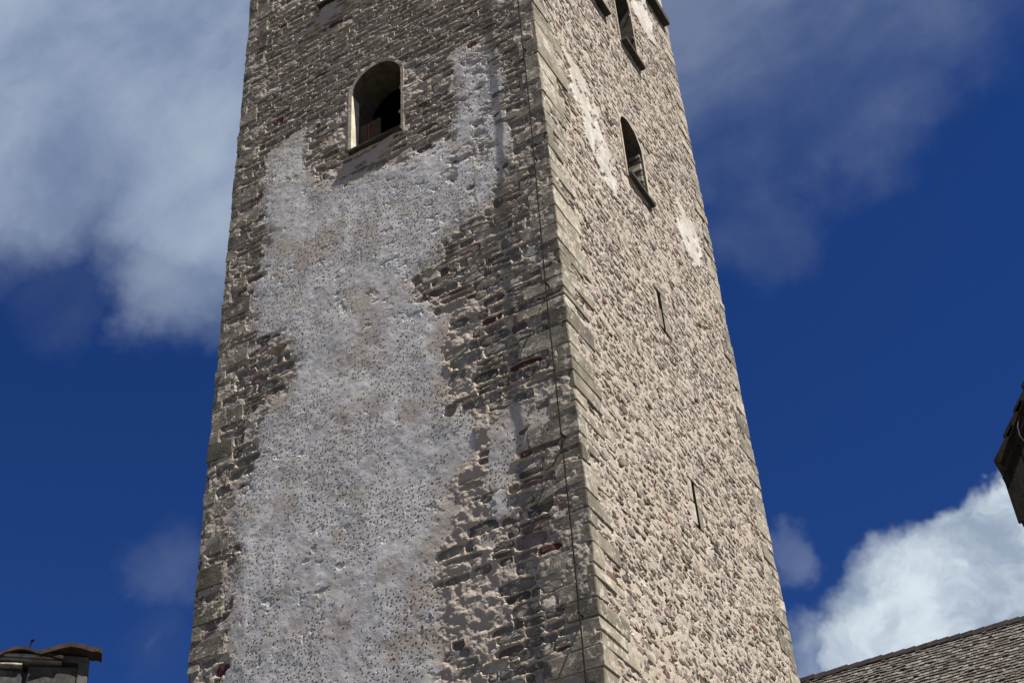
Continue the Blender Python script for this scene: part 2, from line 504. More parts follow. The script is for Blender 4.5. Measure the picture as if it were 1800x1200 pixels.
MAIN = [(-6.18, 22.12), (-6.07, 22.69), (-5.73, 22.85), (-5.22, 22.93), (-5.04, 22.65), (-5.09, 22.12), (-5.11, 21.52), (-4.62, 20.9), (-3.83, 20.75), (-3.06, 20.68), (-1.94, 20.6), (-1.82, 21.51), (-1.88, 22.36), (-1.79, 22.93), (-1.34, 22.99), (-0.78, 22.93), (-0.76, 21.57), (-0.66, 20.9), (-0.62, 20.31), (-0.64, 19.94), (-0.76, 19.15), (-1.07, 18.56), (-1.51, 18.31), (-1.91, 18.25), (-2.15, 17.9), (-2.22, 17.61), (-2.76, 17.57), (-2.84, 17.39), (-2.58, 17.07), (-2.19, 16.76), (-2.04, 16.32), (-2.11, 15.87), (-2.26, 15.46), (-2.14, 15.06), (-1.99, 14.78), (-1.9, 14.46), (-1.66, 14.14), (-1.62, 13.86), (-1.81, 13.62), (-1.98, 13.27), (-2.11, 13.11), (-2.17, 12.83), (-2.13, 12.52), (-2.39, 12.12), (-2.5, 11.78), (-2.37, 11.28), (-2.41, 10.75), (-2.35, 10.39), (-2.42, 9.73), (-2.5, 8.0), (-6.3, 8.0), (-6.36, 10.82), (-6.32, 11.17), (-6.42, 11.44), (-6.34, 11.75), (-6.5, 12.24), (-6.34, 12.44), (-6.35, 12.75), (-6.25, 12.97), (-6.44, 13.51), (-6.41, 13.82), (-6.52, 14.41), (-6.4, 14.71), (-6.07, 14.81), (-6.04, 15.15), (-6.25, 15.58), (-6.24, 15.82), (-5.93, 16.18), (-5.44, 16.2), (-5.31, 16.79), (-5.35, 17.32), (-5.89, 17.56), (-6.26, 17.4), (-6.39, 17.79), (-6.37, 18.32), (-6.47, 18.78), (-6.39, 19.17), (-6.13, 19.18), (-6.23, 19.67), (-5.98, 19.98), (-6.15, 20.52), (-6.4, 21.11), (-6.26, 21.51)]
P2 = [(-1.53, 13.82), (-1.26, 14.03), (-0.62, 14.02), (-0.60, 13.51), (-1.05, 13.22), (-1.1, 12.74), (-1.18, 12.09), (-1.4, 11.77), (-1.68, 11.79), (-1.7, 12.46), (-1.61, 13.13)]
SM = [[(-2.6, 15.2), (-1.75, 15.4), (-1.5, 14.4), (-1.2, 13.4), (-1.1, 12.0), (-1.35, 11.0), (-1.6, 10.0), (-1.7, 9.3), (-2.5, 9.3)], [(-5.45, 25.85), (-5.02, 26.6), (-3.95, 26.55), (-4.1, 26.2), (-4.9, 25.9)], [(-4.5, 20.85), (-4.13, 21.5), (-2.95, 21.42), (-3.05, 21.1), (-3.9, 20.85)], [(-2.19, 13.76), (-1.47, 13.91), (-1.02, 13.21), (-1.09, 12.25), (-1.23, 11.54), (-1.54, 11.01), (-1.93, 10.6), (-2.07, 9.63), (-2.51, 9.76), (-2.45, 11.77)], [(-2.24, 16.91), (-1.64, 16.63), (-1.46, 16.05), (-1.69, 15.68), (-2.15, 14.84), (-1.76, 14.13), (-1.37, 13.87), (-1.7, 13.27), (-2.3, 13.49), (-2.44, 16.01)], [(-5.28, 21.61), (-4.91, 21.64), (-4.5, 21.33), (-4.35, 20.78), (-4.54, 20.5), (-5.15, 20.75)], [(-4.74, 22.69), (-4.15, 22.95), (-4.1, 21.55), (-4.58, 21.82)], [(-2.97, 23.37), (-2.44, 23.22), (-2.51, 22.76), (-2.8, 21.64), (-2.97, 21.62)], [(-6.25, 27.68), (-5.49, 27.27), (-5.55, 26.83), (-6.11, 27.13)], [(-2.52, 22.43), (-1.81, 22.56), (-1.82, 22.24), (-2.46, 22.14)]]
SPLAT = [(-0.41, 12.0, 0.19), (-0.51, 14.15, 0.13), (-0.62, 13.72, 0.24), (-0.32, 12.59, 0.1), (-0.86, 12.84, 0.13), (-0.67, 19.03, 0.15), (-0.32, 18.42, 0.13), (-0.49, 17.71, 0.17)]
RP = [[(1.18, 23.38), (1.89, 23.23), (2.52, 22.65), (2.84, 21.78), (3.17, 21.02), (2.24, 20.77), (1.64, 21.32), (1.32, 22.16)], [(6.74, 23.61), (7.69, 23.57), (8.16, 22.61), (7.24, 21.82), (6.61, 22.28)], [(6.01, 30.02), (7.48, 31.67), (7.66, 30.44), (7.47, 29.55), (6.82, 29.32)], [(2.55, 21.03), (3.15, 20.92), (3.16, 20.47), (2.68, 20.52)]]
REDL = [(-6.7, 14.42), (-0.51, 11.51), (-0.46, 10.41), (-0.44, 9.9), (-6.78, 18.23), (-6.35, 23.34), (-0.56, 14.78), (-1.25, 15.95), (-6.29, 11.21), (-0.36, 15.96), (-0.39, 18.26)]
REDR = [(2.8, 13.84), (3.11, 13.4), (2.23, 12.09), (8.11, 15.57), (0.66, 10.29), (2.05, 10.3), (0.84, 16.2), (8.68, 13.89), (5.33, 14.96)]
HOLES_L = [(-5.62, 17.25, 0.20, 0.12), (-2.31, 16.59, 0.07, 0.07), (-2.13, 14.48, 0.11, 0.12), (-1.29, 22.02, 0.10, 0.06)]


def splat_poly(u, v, r, k):
    rs = random.Random(k)
    return [(u + r * (0.75 + 0.5 * rs.random()) * math.cos(a * math.pi / 6), v + 0.8 * r * (0.75 + 0.5 * rs.random()) * math.sin(a * math.pi / 6)) for a in range(12)]


coat_mask = PolyMask([MAIN, P2] + [splat_poly(a, b, c, i) for i, (a, b, c) in enumerate(SPLAT)], -7.2, 0.2, 8, 30)
coat_deep = PolyMask([MAIN, P2], -7.2, 0.2, 8, 30, blur=90)
smear_mask = PolyMask(SM, -7.2, 0.2, 8, 30, blur=5)
coatR_mask = PolyMask(RP, -0.2, 9.2, 8, 33, blur=6)


def coat_at(u, v):
    wu = u + (fbm(u, v, 0.35, 11, 4) - 0.5) * 0.5
    wv = v + (fbm(u, v, 0.35, 51, 4) - 0.5) * 0.26
    c = coat_mask.at(wu, wv)
    deep = coat_deep.at(u, v)
    ero = sstep(0.50, 0.62, fbm(u, v, 0.30, 301, 4)) * np.maximum(1 - sstep(0.55, 0.98, deep), 0.55 * sstep(-2.1, -1.9, u) * sstep(18.2, 19.2, v))
    return sstep(0.30, 0.70, c) * (1 - 0.95 * ero)


def smear_at(u, v):
    wu = u + (fbm(u, v, 0.4, 81, 3) - 0.5) * 0.5
    wv = v + (fbm(u, v, 0.4, 91, 3) - 0.5) * 0.4
    return sstep(0.3, 0.7, smear_mask.at(wu, wv))


def coatR_at(u, v):
    wu = u + (fbm(u, v, 0.5, 111, 4) - 0.5) * 0.9
    wv = v + (fbm(u, v, 0.5, 151, 4) - 0.5) * 0.7
    return sstep(0.4, 0.7, coatR_mask.at(wu, wv)) * sstep(0.22, 0.42, fbm(u, v, 0.3, 171, 3))


def pits(u, v, cell, seed):
    rs = np.random.RandomState(seed)
    jx = rs.rand(512, 512); jy = rs.rand(512, 512); jr = rs.rand(512, 512)
    x = u / cell + 200.0; y = v / cell + 50.0
    xi = np.floor(x).astype(int); yi = np.floor(y).astype(int)
    out = np.zeros(u.shape, np.float32)
    for dx in (-1, 0, 1):
        for dy in (-1, 0, 1):
            cx, cy = xi + dx, yi + dy
            ox = jx[cy % 512, cx % 512]; oy = jy[cy % 512, cx % 512]; r = jr[cy % 512, cx % 512]
            px = (cx + 0.05 + 0.9 * ox - x) * cell * (0.7 + 0.5 * oy); py = (cy + 0.05 + 0.9 * oy - y) * cell * (1.15 - 0.3 * ox)
            rad = np.where(r > 0.30, 0.010 + 0.014 * r, 0.0001)
            d = np.sqrt(px * px + py * py) / rad
            out = np.maximum(out, 1 - sstep(0.65, 1.05, d))
    return out


def carve_stones(u, v):
    """beds in the mortar, one for each stone"""
    c = np.zeros(u.shape, np.float32)
    uu, vv = u[0], v[:, 0]
    du, dv = uu[1] - uu[0], vv[1] - vv[0]
    nz = (fbm(u, v, 0.06, 71, 2) - 0.5) * 0.5
    for s in stonesL:
        w, h = s[2] / 2, s[3] / 2
        i0 = max(int((s[0] - w * 1.2 - uu[0]) / du), 0); i1 = min(int((s[0] + w * 1.2 - uu[0]) / du) + 2, len(uu))
        j0 = max(int((s[1] - h * 1.3 - vv[0]) / dv), 0); j1 = min(int((s[1] + h * 1.3 - vv[0]) / dv) + 2, len(vv))
        if i1 <= i0 or j1 <= j0: continue
        x = (uu[i0:i1] - s[0])[None, :]; y = (vv[j0:j1] - s[1])[:, None]
        cs, sn = math.cos(s[5]), math.sin(s[5])
        a = np.abs((x * cs - y * sn) / (w + 0.008)); b = np.abs((x * sn + y * cs) / h)
        d = (a ** 4 + b ** 4) ** 0.25 + nz[j0:j1, i0:i1]
        c[j0:j1, i0:i1] = np.maximum(c[j0:j1, i0:i1], 1 - sstep(0.80, 1.06, d))
    return c


def peck(u, v, dens, cell=0.070):
    """holes pecked into the coat with a pick, each one vertex or two wide"""
    rs = np.random.RandomState(44)
    uu, vv = u[0], v[:, 0]
    nx = int((uu[-1] - uu[0]) / cell); ny = int((vv[-1] - vv[0]) / cell)
    cx, cy = np.meshgrid(np.arange(nx), np.arange(ny))
    px = (cx + 0.5 + rs.uniform(-0.48, 0.48, cx.shape)) * cell; py = (cy + 0.5 + rs.uniform(-0.48, 0.48, cx.shape)) * cell
    ix = np.clip((px / (uu[1] - uu[0])).round().astype(int), 0, len(uu) - 2).ravel(); iy = np.clip((py / (vv[1] - vv[0])).round().astype(int), 0, len(vv) - 2).ravel()
    k = (rs.rand(len(ix)) < 0.15 + 0.80 * sstep(0.38, 0.56, dens[iy, ix]))
    ix, iy = ix[k], iy[k]
    dep = 0.008 + 0.085 * rs.rand(len(ix)) ** 1.6
    out = np.zeros(u.shape, np.float32)
    out[iy, ix] = dep
    q = rs.rand(len(ix))
    m1 = q < 0.40; out[iy[m1], ix[m1] + 1] = dep[m1] * 0.9
    m2 = (q > 0.40) & (q < 0.6); out[iy[m2] + 1, ix[m2]] = dep[m2] * 0.9
    m3 = (q > 0.6) & (q < 0.9); out[iy[m3] + 1, ix[m3] + 1] = dep[m3] * 0.8; out[iy[m3], ix[m3] + 1] = dep[m3] * 0.8
    return out


def height_left(u, v):
    coat = coat_at(u, v); sm = smear_at(u, v) * (1 - coat)
    edge = sstep(0, 0.08, -u) * sstep(0, 0.08, u + WL)
    rough = (fbm(u, v, 0.11, 5, 3) - 0.5)
    big = (fbm(u, v, 1.3, 3, 3) - 0.5)
    med = (fbm(u, v, 0.33, 9, 3) - 0.5)
    h = 0.019 + rough * 0.034 + med * 0.022
    h = h + sm * (0.002 + med * 0.03 + rough * 0.008)
    c = carve_stones(u, v)
    h = h * (1 - c) + c * np.minimum(h, -0.022)
    ren = 0.017 + 0.012 * sstep(0.5, 0.95, coat_deep.at(u, v)) + big * 0.032 + med * 0.010 + rough * 0.007
    dens = fbm(u, v, 0.9, 23, 3)
    # small chips fallen from the coat
    chip = sstep(0.66, 0.74, fbm(u, v, 0.16, 33, 3)) * sstep(0.52, 0.62, fbm(u, v, 0.9, 35, 2))
    ren = ren - peck(u, v, dens) - chip * 0.007
    h = h * (1 - coat) + ren * coat
    for (hu, hv, a, b) in HOLES_L:
        d = np.sqrt(((u - hu) / a) ** 2 + ((v - hv) / b) ** 2) + (fbm(u, v, 0.08, 61, 2) - 0.5) * 0.5
        h = np.where(d < 1.0, np.minimum(h, -0.02 - 0.10 * (1 - sstep(0.7, 1.0, d))), h)
    # the wall is battered smooth toward the arris where the dressed stones take over
    deep = coat_deep.at(u, v)
    core = sstep(0.50, 0.92, deep + (fbm(u, v, 0.5, 401, 4) - 0.5) * 0.9)
    return h * edge, coat * (0.30 + 0.70 * core), np.maximum(sm, coat * (1 - core))


def height_right(u, v):
    coat = coatR_at(u, v)
    edge = sstep(0, 0.08, u) * sstep(0, 0.08, WR - u)
    rough = fbm(u, v, 0.13, 205, 3) - 0.5
    med = fbm(u, v, 0.4, 209, 3) - 0.5
    h = rough * 0.022 + med * 0.020 + 0.006
    # joints where the mortar has dropped out
    gap = sstep(0.62, 0.72, fbm(u, v * 2.3, 0.12, 245, 3))
    h = h - gap * 0.035
    h = h * (1 - coat) + coat * (0.035 + med * 0.02 + rough * 0.008)
    sm = sstep(0.45, 0.62, fbm(u, v, 1.6, 231, 3))
    return h * edge, coat, sm


def face_sheet(name, u0, u1, v0, v1, du, dv, hf, place, opens, slits, mat, flip, smooth=True):
    nu = int(round((u1 - u0) / du)) + 1; nv = int(round((v1 - v0) / dv)) + 1
    u, v = np.meshgrid(np.linspace(u0, u1, nu), np.linspace(v0, v1, nv))
    h, coat, sm = hf(u, v)
    co = place(u, v, h).reshape(-1, 3).astype(np.float32)
    ii = np.arange(nu * nv).reshape(nv, nu)
    q = np.stack([ii[:-1, :-1], ii[:-1, 1:], ii[1:, 1:], ii[1:, :-1]], -1)
    cu_ = (u[:-1, :-1] + u[1:, 1:]) / 2; cv_ = (v[:-1, :-1] + v[1:, 1:]) / 2
    q = q[~in_open(cu_, cv_, opens, slits, 0.02)]
    if flip: q = q[:, ::-1]
    me = bpy.data.meshes.new(name)
    me.vertices.add(len(co)); me.vertices.foreach_set('co', co.ravel())
    n = len(q)
    me.loops.add(n * 4); me.loops.foreach_set('vertex_index', q.astype(np.int32).ravel())
    me.polygons.add(n)
    me.polygons.foreach_set('loop_start', np.arange(0, n * 4, 4, dtype=np.int32))
    me.polygons.foreach_set('use_smooth', np.full(n, smooth, dtype=bool))
    for nm, a in (('coat', coat), ('smear', sm)):
        at = me.attributes.new(nm, 'FLOAT', 'POINT'); at.data.foreach_set('value', a.astype(np.float32).ravel())
    me.materials.append(mat)
    me.update(calc_edges=True)
    return adopt(link(bpy.data.objects.new(name, me)), tower)


placeL = lambda u, v, h: np.stack([u, -h, v], -1)
placeR = lambda u, v, h: np.stack([h, u, v], -1)
ZT = 34.0
# the rest of the shaft: foot, head and the two far sides
v, f = [], []
def addbox(x0, x1, y0, y1, z0, z1):
    bv, bf = box_vf(x0, x1, y0, y1, z0, z1)
    n = len(v); v.extend(bv); f.extend([tuple(i + n for i in q) for q in bf])
addbox(-WL, 0, 0, 0.9, 0, 8.6)
addbox(-0.9, 0, 0.9, WR, 0, 8.6)
addbox(-WL, 0, 0, 0.9, 29.6, ZT)
addbox(-0.9, 0, 0.9, WR, 32.2, ZT)
addbox(-WL, -0.9, WR - 0.9, WR, 0, ZT)
addbox(-WL, -WL + 0.9, 0.9, WR - 0.9, 0, ZT)
addbox(-WL + 0.9, -0.9, 0.9, WR - 0.9, ZT - 0.4, ZT)
part('shaft_wall', v, f, M_RIGHT)
# low pyramid roof above the frame
part('spire_roof', [(-WL - 0.3, -0.3, ZT), (0.3, -0.3, ZT), (0.3, WR + 0.3, ZT), (-WL - 0.3, WR + 0.3, ZT), (-WL / 2, WR / 2, ZT + 9)], [(0, 1, 4), (1, 2, 4), (2, 3, 4), (3, 0, 4), (3, 2, 1, 0)], M_SHINGLE[0])


# --- window reveals, sills, slits
def window(opn, side, depth, mat, sill_p, pale=False):
    u0, u1, v0, vs_ = opn
    P = (lambda u, h, z: (u, -h, z)) if side == 'L' else (lambda u, h, z: (h, u, z))
    inner = arch_outline(u0, u1, v0, vs_)
    outer = arch_outline(u0, u1, v0, vs_, 0.07)
    n = len(inner)
    rs = random.Random(int(v0 * 100 + u0 * 10))
    jit = [(rs.uniform(-.012, .012), rs.uniform(-.012, .012)) for _ in range(n)]
    vs2 = []
    for lst, h in ((outer, 0.004), (outer, 0.030), (inner, 0.026), (inner, -0.24), (inner, -depth)):
        for i, (a, b) in enumerate(lst):
            jx, jz = jit[i] if lst is outer else (jit[i][0] * 0.5, jit[i][1] * 0.5)
            vs2.append(P(a + jx, h + (rs.uniform(-.006, .006) if h > 0.01 else 0), b + jz))
    fs = []
    for k in range(4):
        for i in range(n):
            j = (i + 1) % n
            q = (k * n + i, k * n + j, (k + 1) * n + j, (k + 1) * n + i)
            fs.append(q if side == 'L' else q)
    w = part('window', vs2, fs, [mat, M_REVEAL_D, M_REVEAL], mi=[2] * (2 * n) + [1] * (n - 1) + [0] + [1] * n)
    # dark box added behind so the opening stays black
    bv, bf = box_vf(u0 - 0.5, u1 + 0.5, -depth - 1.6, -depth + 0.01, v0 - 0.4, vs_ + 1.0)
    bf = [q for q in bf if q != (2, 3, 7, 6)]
    rm = mesh_obj('blackout_box', [P(*p) for p in bv], bf, M_DARKWOOD); rm.parent = w
    # sill slab
    t = 0.075
    a, b = u0 - 0.03, u1 + 0.03
    sv, sf = bev_box(0, 1, 0, 1, 0, 1, 0.0)
    V, F = bev_box(a, b, -0.35, sill_p, v0 - t, v0 + 0.012, 0.008, 0.006, rs)
    V = [P(x, y, z) for (x, y, z) in V]
    if side == 'L': F = [q[::-1] for q in F]
    s = mesh_obj('sill', V, F, M_SILL)
    s.parent = w
    return w


wL = window(OPEN_L[0], 'L', 0.75, M_REVEAL_P, 0.105)
wLb = window(OPEN_L[1], 'L', 0.75, M_REVEAL_P, 0.12)
window(OPEN_L[2], 'L', 0.75, M_REVEAL, 0.10)
wR = window(OPEN_R[0], 'R', 0.85, M_REVEAL, 0.13)
window(OPEN_R[1], 'R', 0.85, M_REVEAL, 0.17)
window(OPEN_R[2], 'R', 0.85, M_REVEAL, 0.17)
# boards of the half-open shutter standing in the front window
for (a, b, z1, mt) in ((-4.12, -3.93, 22.40, M_BOARD), (-3.922, -3.875, 22.39, M_BOARD_R), (-3.867, -3.62, 22.41, M_BOARD)):
    V, F = bev_box(a, b, 0.245, 0.285, 21.462, z1, 0.004)
    o = mesh_obj('board', V, F, mt); o.parent = wL
# blocks lining the far jamb of the side windows
for w, (u0, u1, v0, vs_) in ((wR, OPEN_R[0]),):
    rs = random.Random(3); z = v0 + 0.02
    while z < vs_:
        hh = rs.uniform(0.12, 0.24); x = -0.03
        while x > -0.75:
            l = rs.uniform(0.2, 0.4)
            V, F = bev_box(x - l + 0.02, x, u1 - 0.035 + rs.uniform(-.012, .012), u1 + 0.05, z, min(z + hh - 0.03, vs_ + 0.05), 0.015, 0.012, rs)
            o = mesh_obj('jamb_stone', V, F, rs.choice(STONES[:5])); o.parent = w
            x -= l
        z += hh
for w in (wL,):
    for c in w.children: pass
# arrow slits: dressed stones round a narrow gap
for k, (u0, u1, v0, v1) in enumerate(SLIT_R):
    vs2, fs = [], []
    ring = [(u0, v0), (u1, v0), (u1, v1), (u0, v1)]
    for h in (0.03, -0.8):
        for (a, b) in ring: vs2.append((h, a, b))
    for i in range(4):
        j = (i + 1) % 4; fs.append((i, j, 4 + j, 4 + i))
    sl = part('arrow_slit', vs2, fs, M_DARKWOOD)  # shade inside the gap painted as a dark wall colour
    rs = random.Random(40 + k)
    blocks = []
    z = v0
    for frac in (0.0, 0.5):
        zz0 = v0 + (v1 - v0) * frac + 0.005; zz1 = v0 + (v1 - v0) * (frac + 0.5) - 0.005
        blocks.append((u0 - rs.uniform(0.14, 0.26), u0 - 0.012, zz0, zz1)); blocks.append((u1 + 0.012, u1 + rs.uniform(0.18, 0.32), zz0, zz1))
    blocks.append((u0 - 0.14, u1 + 0.2, v1 + 0.005, v1 + 0.12))
    for (a, b, c, d) in blocks:
        V, F = bev_box(-0.3, (0.032 if b > u1 else 0.020) + rs.uniform(0, .008), a, b, c, d, 0.014, 0.012, rs)
        o = mesh_obj('dressed_stone', V, F, rs.choice(QUOIN[:2] if b > u1 else RUBBLE[:3])); o.parent = sl
# ledge under the belfry, both faces
V, F = bev_box(-0.2, 0.20, 0.25, 8.63, 31.72, 31.98, 0.01, 0.0)
part('ledge', V, F, M_SILL)
V, F = bev_box(-6.75, -0.25, -0.16, 0.2, 31.72, 31.98, 0.01, 0.0)
part('ledge', V, F, M_SILL)

# --- quoins
JOINTS = [9.52, 9.84, 10.04, 10.25, 10.54, 10.84, 11.06, 11.39, 11.68, 11.93, 12.24, 12.5, 12.76, 13.01, 13.2, 13.58, 13.79, 14.04, 14.37, 14.61, 14.9, 15.31, 15.65, 15.87, 16.03, 16.29, 16.55, 16.81, 17.07, 17.43, 17.83, 18.29, 18.49, 18.69, 18.98, 19.28, 19.58, 19.89, 20.21, 20.45, 20.7, 21.03, 21.36, 21.74, 22.2, 22.67, 22.99]
rq = random.Random(21)
z = 22.99
while z < 33.5:
    z += rq.uniform(0.24, 0.42); JOINTS.append(z)
z = 9.52
while z > 8.4:
    z -= rq.uniform(0.24, 0.36); JOINTS.insert(0, z)


def pick(mats, wts, rng): return rng.choices(mats, wts)[0]


def quoin(V, F, mt):
    """dressed corner block: worn arrises, hacked faces; front-facing faces take a darker copy of the stone"""
    bm = bmesh.new()
    vs3 = [bm.verts.new(p) for p in V]
    for q in F: bm.faces.new([vs3[i] for i in q])
    bmesh.ops.subdivide_edges(bm, edges=bm.edges[:], cuts=1, use_grid_fill=True)
    for p in bm.verts:
        n1 = noise.noise_vector(p.co * 6.0); n2 = noise.noise_vector(p.co * 21.0)
        p.co += n1 * 0.011 + n2 * 0.007
    bm.normal_update()
    me = bpy.data.meshes.new('quoin_stone')
    bm.to_mesh(me); bm.free()
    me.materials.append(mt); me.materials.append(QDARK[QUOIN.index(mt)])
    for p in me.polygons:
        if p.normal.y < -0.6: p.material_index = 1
    return adopt(link(bpy.data.objects.new('quoin_stone', me)), tower)


QN, QL, QR = [], [], []      # (z0, z1, length on front, length on side)
for i in range(len(JOINTS) - 1):
    z0, z1 = JOINTS[i], JOINTS[i + 1]
    lng = (i % 2 == 0) if rq.random() < 0.85 else (i % 2 == 1)
    a, b = (rq.uniform(0.55, 0.98), rq.uniform(0.20, 0.46)) if lng else (rq.uniform(0.24, 0.48), rq.uniform(0.55, 1.15))
    QN.append((z0, z1, a, b))
    e = 0.026 + rq.uniform(-0.008, 0.010); e2 = 0.026 + rq.uniform(-0.008, 0.010)
    V, F = bev_box(-a, e2, -e, b, z0 + 0.007, z1 - 0.007, rq.uniform(0.008, 0.02), 0.012, rq)
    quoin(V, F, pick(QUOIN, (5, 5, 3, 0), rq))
for side in (0, 1):
    z = 8.5
    i = 0
    while z < 32:
        hh = rq.uniform(0.30, 0.44) if i % 2 == 0 else rq.uniform(0.19, 0.30)
        if side == 0:
            a = rq.uniform(0.42, 0.70) if i % 2 == 0 else rq.uniform(0.14, 0.24)
            QL.append((z, z + hh, a))
            e = 0.026 + rq.uniform(-0.008, 0.010)
            V, F = bev_box(-WL - 0.02 + rq.uniform(-.012, .008), -WL + a, -e, 0.4, z + 0.007, z + hh - 0.007, rq.uniform(0.008, 0.02), 0.012, rq)
            mt = pick(QUOIN, (4, 4, 4, 0.1), rq)
            if any(z < rv < z + hh for ru, rv in REDL if ru < -6) and a < 0.3: mt = QUOIN[3]
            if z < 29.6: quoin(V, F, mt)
        else:
            a = rq.uniform(0.45, 0.8) if i % 2 == 0 else rq.uniform(0.2, 0.35)
            QR.append((z, z + hh, a))
            e = 0.024 + rq.uniform(-0.008, 0.010)
            V, F = bev_box(-0.5, e, WR - a, WR + 0.02 + rq.uniform(-.012, .008), z + 0.007, z + hh - 0.007, rq.uniform(0.008, 0.02), 0.012, rq)
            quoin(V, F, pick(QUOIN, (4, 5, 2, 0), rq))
        z += hh; i += 1


def qlen(Q, z, k):
    for q in Q:
        if q[0] <= z < q[1]: return q[k]
    return 0.5


# --- unit stone shapes shared by all the wall stones (u, out, v) in a 1 x 1 x 1 cell
def unit_stone(seed, blocky, n=10):
    rs = random.Random(seed)
    V = []
    prof = []
    for i in range(n):
        a = 2 * math.pi * (i + rs.uniform(-0.25, 0.25)) / n
        p = 5.0 if blocky else 2.7
        c, s = math.cos(a), math.sin(a)
        r = 1.0 / (abs(c) ** p + abs(s) ** p) ** (1 / p)
        r *= rs.uniform(0.86, 1.04) if blocky else rs.uniform(0.80, 1.05)
        prof.append((0.5 * r * c, 0.5 * r * s))
    for (x, y) in prof: V.append((x, -1.2, y))
    for (x, y) in prof: V.append((x * 0.98, rs.uniform(0.30, 0.62), y * 0.98))
    ins = rs.uniform(0.66, 0.82)
    tx, ty = rs.uniform(-0.5, 0.5), rs.uniform(-0.5, 0.5)
    for (x, y) in prof: V.append((x * ins + rs.uniform(-.04, .04), 0.9 + tx * x + ty * y + rs.uniform(-.22, .22), y * ins + rs.uniform(-.04, .04)))
    V.append((rs.uniform(-.1, .1), 1.0 + rs.uniform(-.12, .18), rs.uniform(-.1, .1)))
    F = []
    for k in range(2):
        for i in range(n):
            j = (i + 1) % n
            F.append((k * n + i, k * n + j, (k + 1) * n + j, (k + 1) * n + i))
    for i in range(n): F.append((2 * n + i, 2 * n + (i + 1) % n, 3 * n))
    return np.array(V), F


UB = [unit_stone(i, True) for i in range(28)]
UR = [unit_stone(100 + i, False) for i in range(28)]


def unit_mesh(nm, U, side):
    V, F = U
    if side == 'L': V2 = [(x, -o, z) for x, o, z in V]; F2 = F
    else: V2 = [(o, x, z) for x, o, z in V]; F2 = F
    me = bpy.data.meshes.new(nm); me.from_pydata(V2, [], F2)
    me.materials.append(STONES[0]); me.update()
    return me


ML = [unit_mesh('course_stone', u, 'L') for u in UB]
MR = [unit_mesh('rubble_stone', u, 'R') for u in UR]
CAMP = np.array((6.71426, -15.27, 1.6)); FW = np.array(fw); CR = np.array(cr); CU = np.array(cu)


def seen_area(P, w, h, side):
    d = np.array(P) - CAMP; zz = d @ FW
    x = 900 + 2445 * (d @ CR) / zz; y = 600 - 2445 * (d @ CU) / zz
    if x < -10 or x > 1810 or y < -10 or y > 1210: return 0.0
    dn = d / np.linalg.norm(d)
    cosn = abs(dn[1]) if side == 'L' else abs(dn[0])
    return w * h * cosn / (d @ d)


stonesL, stonesR = [], []      # (u, z, w, h, proud, rot, variant, material)
rl = random.Random(5)
z = 8.5
while z < 29.4:
    hi = z > 20.4
    hh = rl.uniform(0.12, 0.20) if hi else rl.uniform(0.15, 0.27)
    zc = z + hh / 2
    u = -WL + qlen(QL, zc, 2) + 0.02
    end = -qlen(QN, zc, 2) - 0.015
    while u < end - 0.06:
        w = hh * rl.uniform(0.9, 3.0) if rl.random() < 0.8 else hh * rl.uniform(0.5, 0.9)
        w = min(w, 0.62, end - u)
        if end - (u + w) < 0.09: w = end - u
        stonesL.append([u + w / 2, zc + rl.uniform(-.02, .02), w - rl.uniform(-0.004, 0.026), hh - rl.uniform(0.012, 0.04), rl.uniform(0.014, 0.026), rl.uniform(-.07, .07), rl.randrange(28), pick(range(7), (4.5, 5, 5.5, 2.5, 2.0, 2.0, 0.25), rl), rl.uniform(-0.026, 0.0)])
        if hh > 0.17 and rl.random() < 0.25:      # two thin stones instead of one
            a_ = stonesL.pop(); k_ = rl.uniform(0.4, 0.6)
            for zz_, h_ in ((z + hh * k_ / 2, hh * k_), (z + hh * (1 + k_) / 2, hh * (1 - k_))):
                b_ = list(a_); b_[1] = zz_; b_[3] = max(h_ - rl.uniform(0.012, 0.025), 0.035); b_[0] += rl.uniform(-.02, .02); b_[6] = rl.randrange(28); b_[8] = rl.uniform(-0.026, 0.002)
                stonesL.append(b_)
        u += w
    z += hh
a = np.array([(s[0], s[1]) for s in stonesL])
cm = coat_at(a[:, 0], a[:, 1]); sm_ = smear_at(a[:, 0], a[:, 1]); op = in_open(a[:, 0], a[:, 1], OPEN_L, [], 0.10)
keep = []
for s, c, sm, o in zip(stonesL, cm, sm_, op):
    if c > 0.72 or o: continue
    # stones half buried under the ragged edge of the coat or under smeared mortar stand less proud
    if sm > 0.3:
        if rl.random() < 0.30 + 0.35 * sm: continue
        s[8] -= 0.002
    if any(abs(s[0] - hu) < ha and abs(s[1] - hv) < hb for hu, hv, ha, hb in HOLES_L): continue
    if any(abs(s[0] - ru) < s[2] / 2 + 0.02 and abs(s[1] - rv) < s[3] / 2 + 0.02 for ru, rv in REDL): s[7] = 6
    keep.append(s)
stonesL = keep
z = 8.5
rr = random.Random(9)
while z < 32.1:
    hh = rr.uniform(0.085, 0.175)
    zc = z + hh / 2
    u = qlen(QN, zc, 3) + 0.03
    end = WR - qlen(QR, zc, 2) - 0.02
    ph = rr.uniform(0, 6)
    while u < end - 0.08:
        w = hh * rr.uniform(0.9, 2.9)
        w = min(w, 0.5, end - u)
        wob = 0.03 * math.sin(u * 1.9 + ph) + rr.uniform(-.03, .03)
        stonesR.append([u + w / 2, zc + wob, w - rr.uniform(0.01, 0.045), hh - rr.uniform(0.004, 0.03), rr.uniform(0.008, 0.024), rr.uniform(-.18, .18), rr.randrange(28), pick(range(6), (6, 4.5, 5, 4.5, 3.0, 0.8), rr), 0.0])
        u += w
    z += hh
a = np.array([(s[0], s[1]) for s in stonesR])
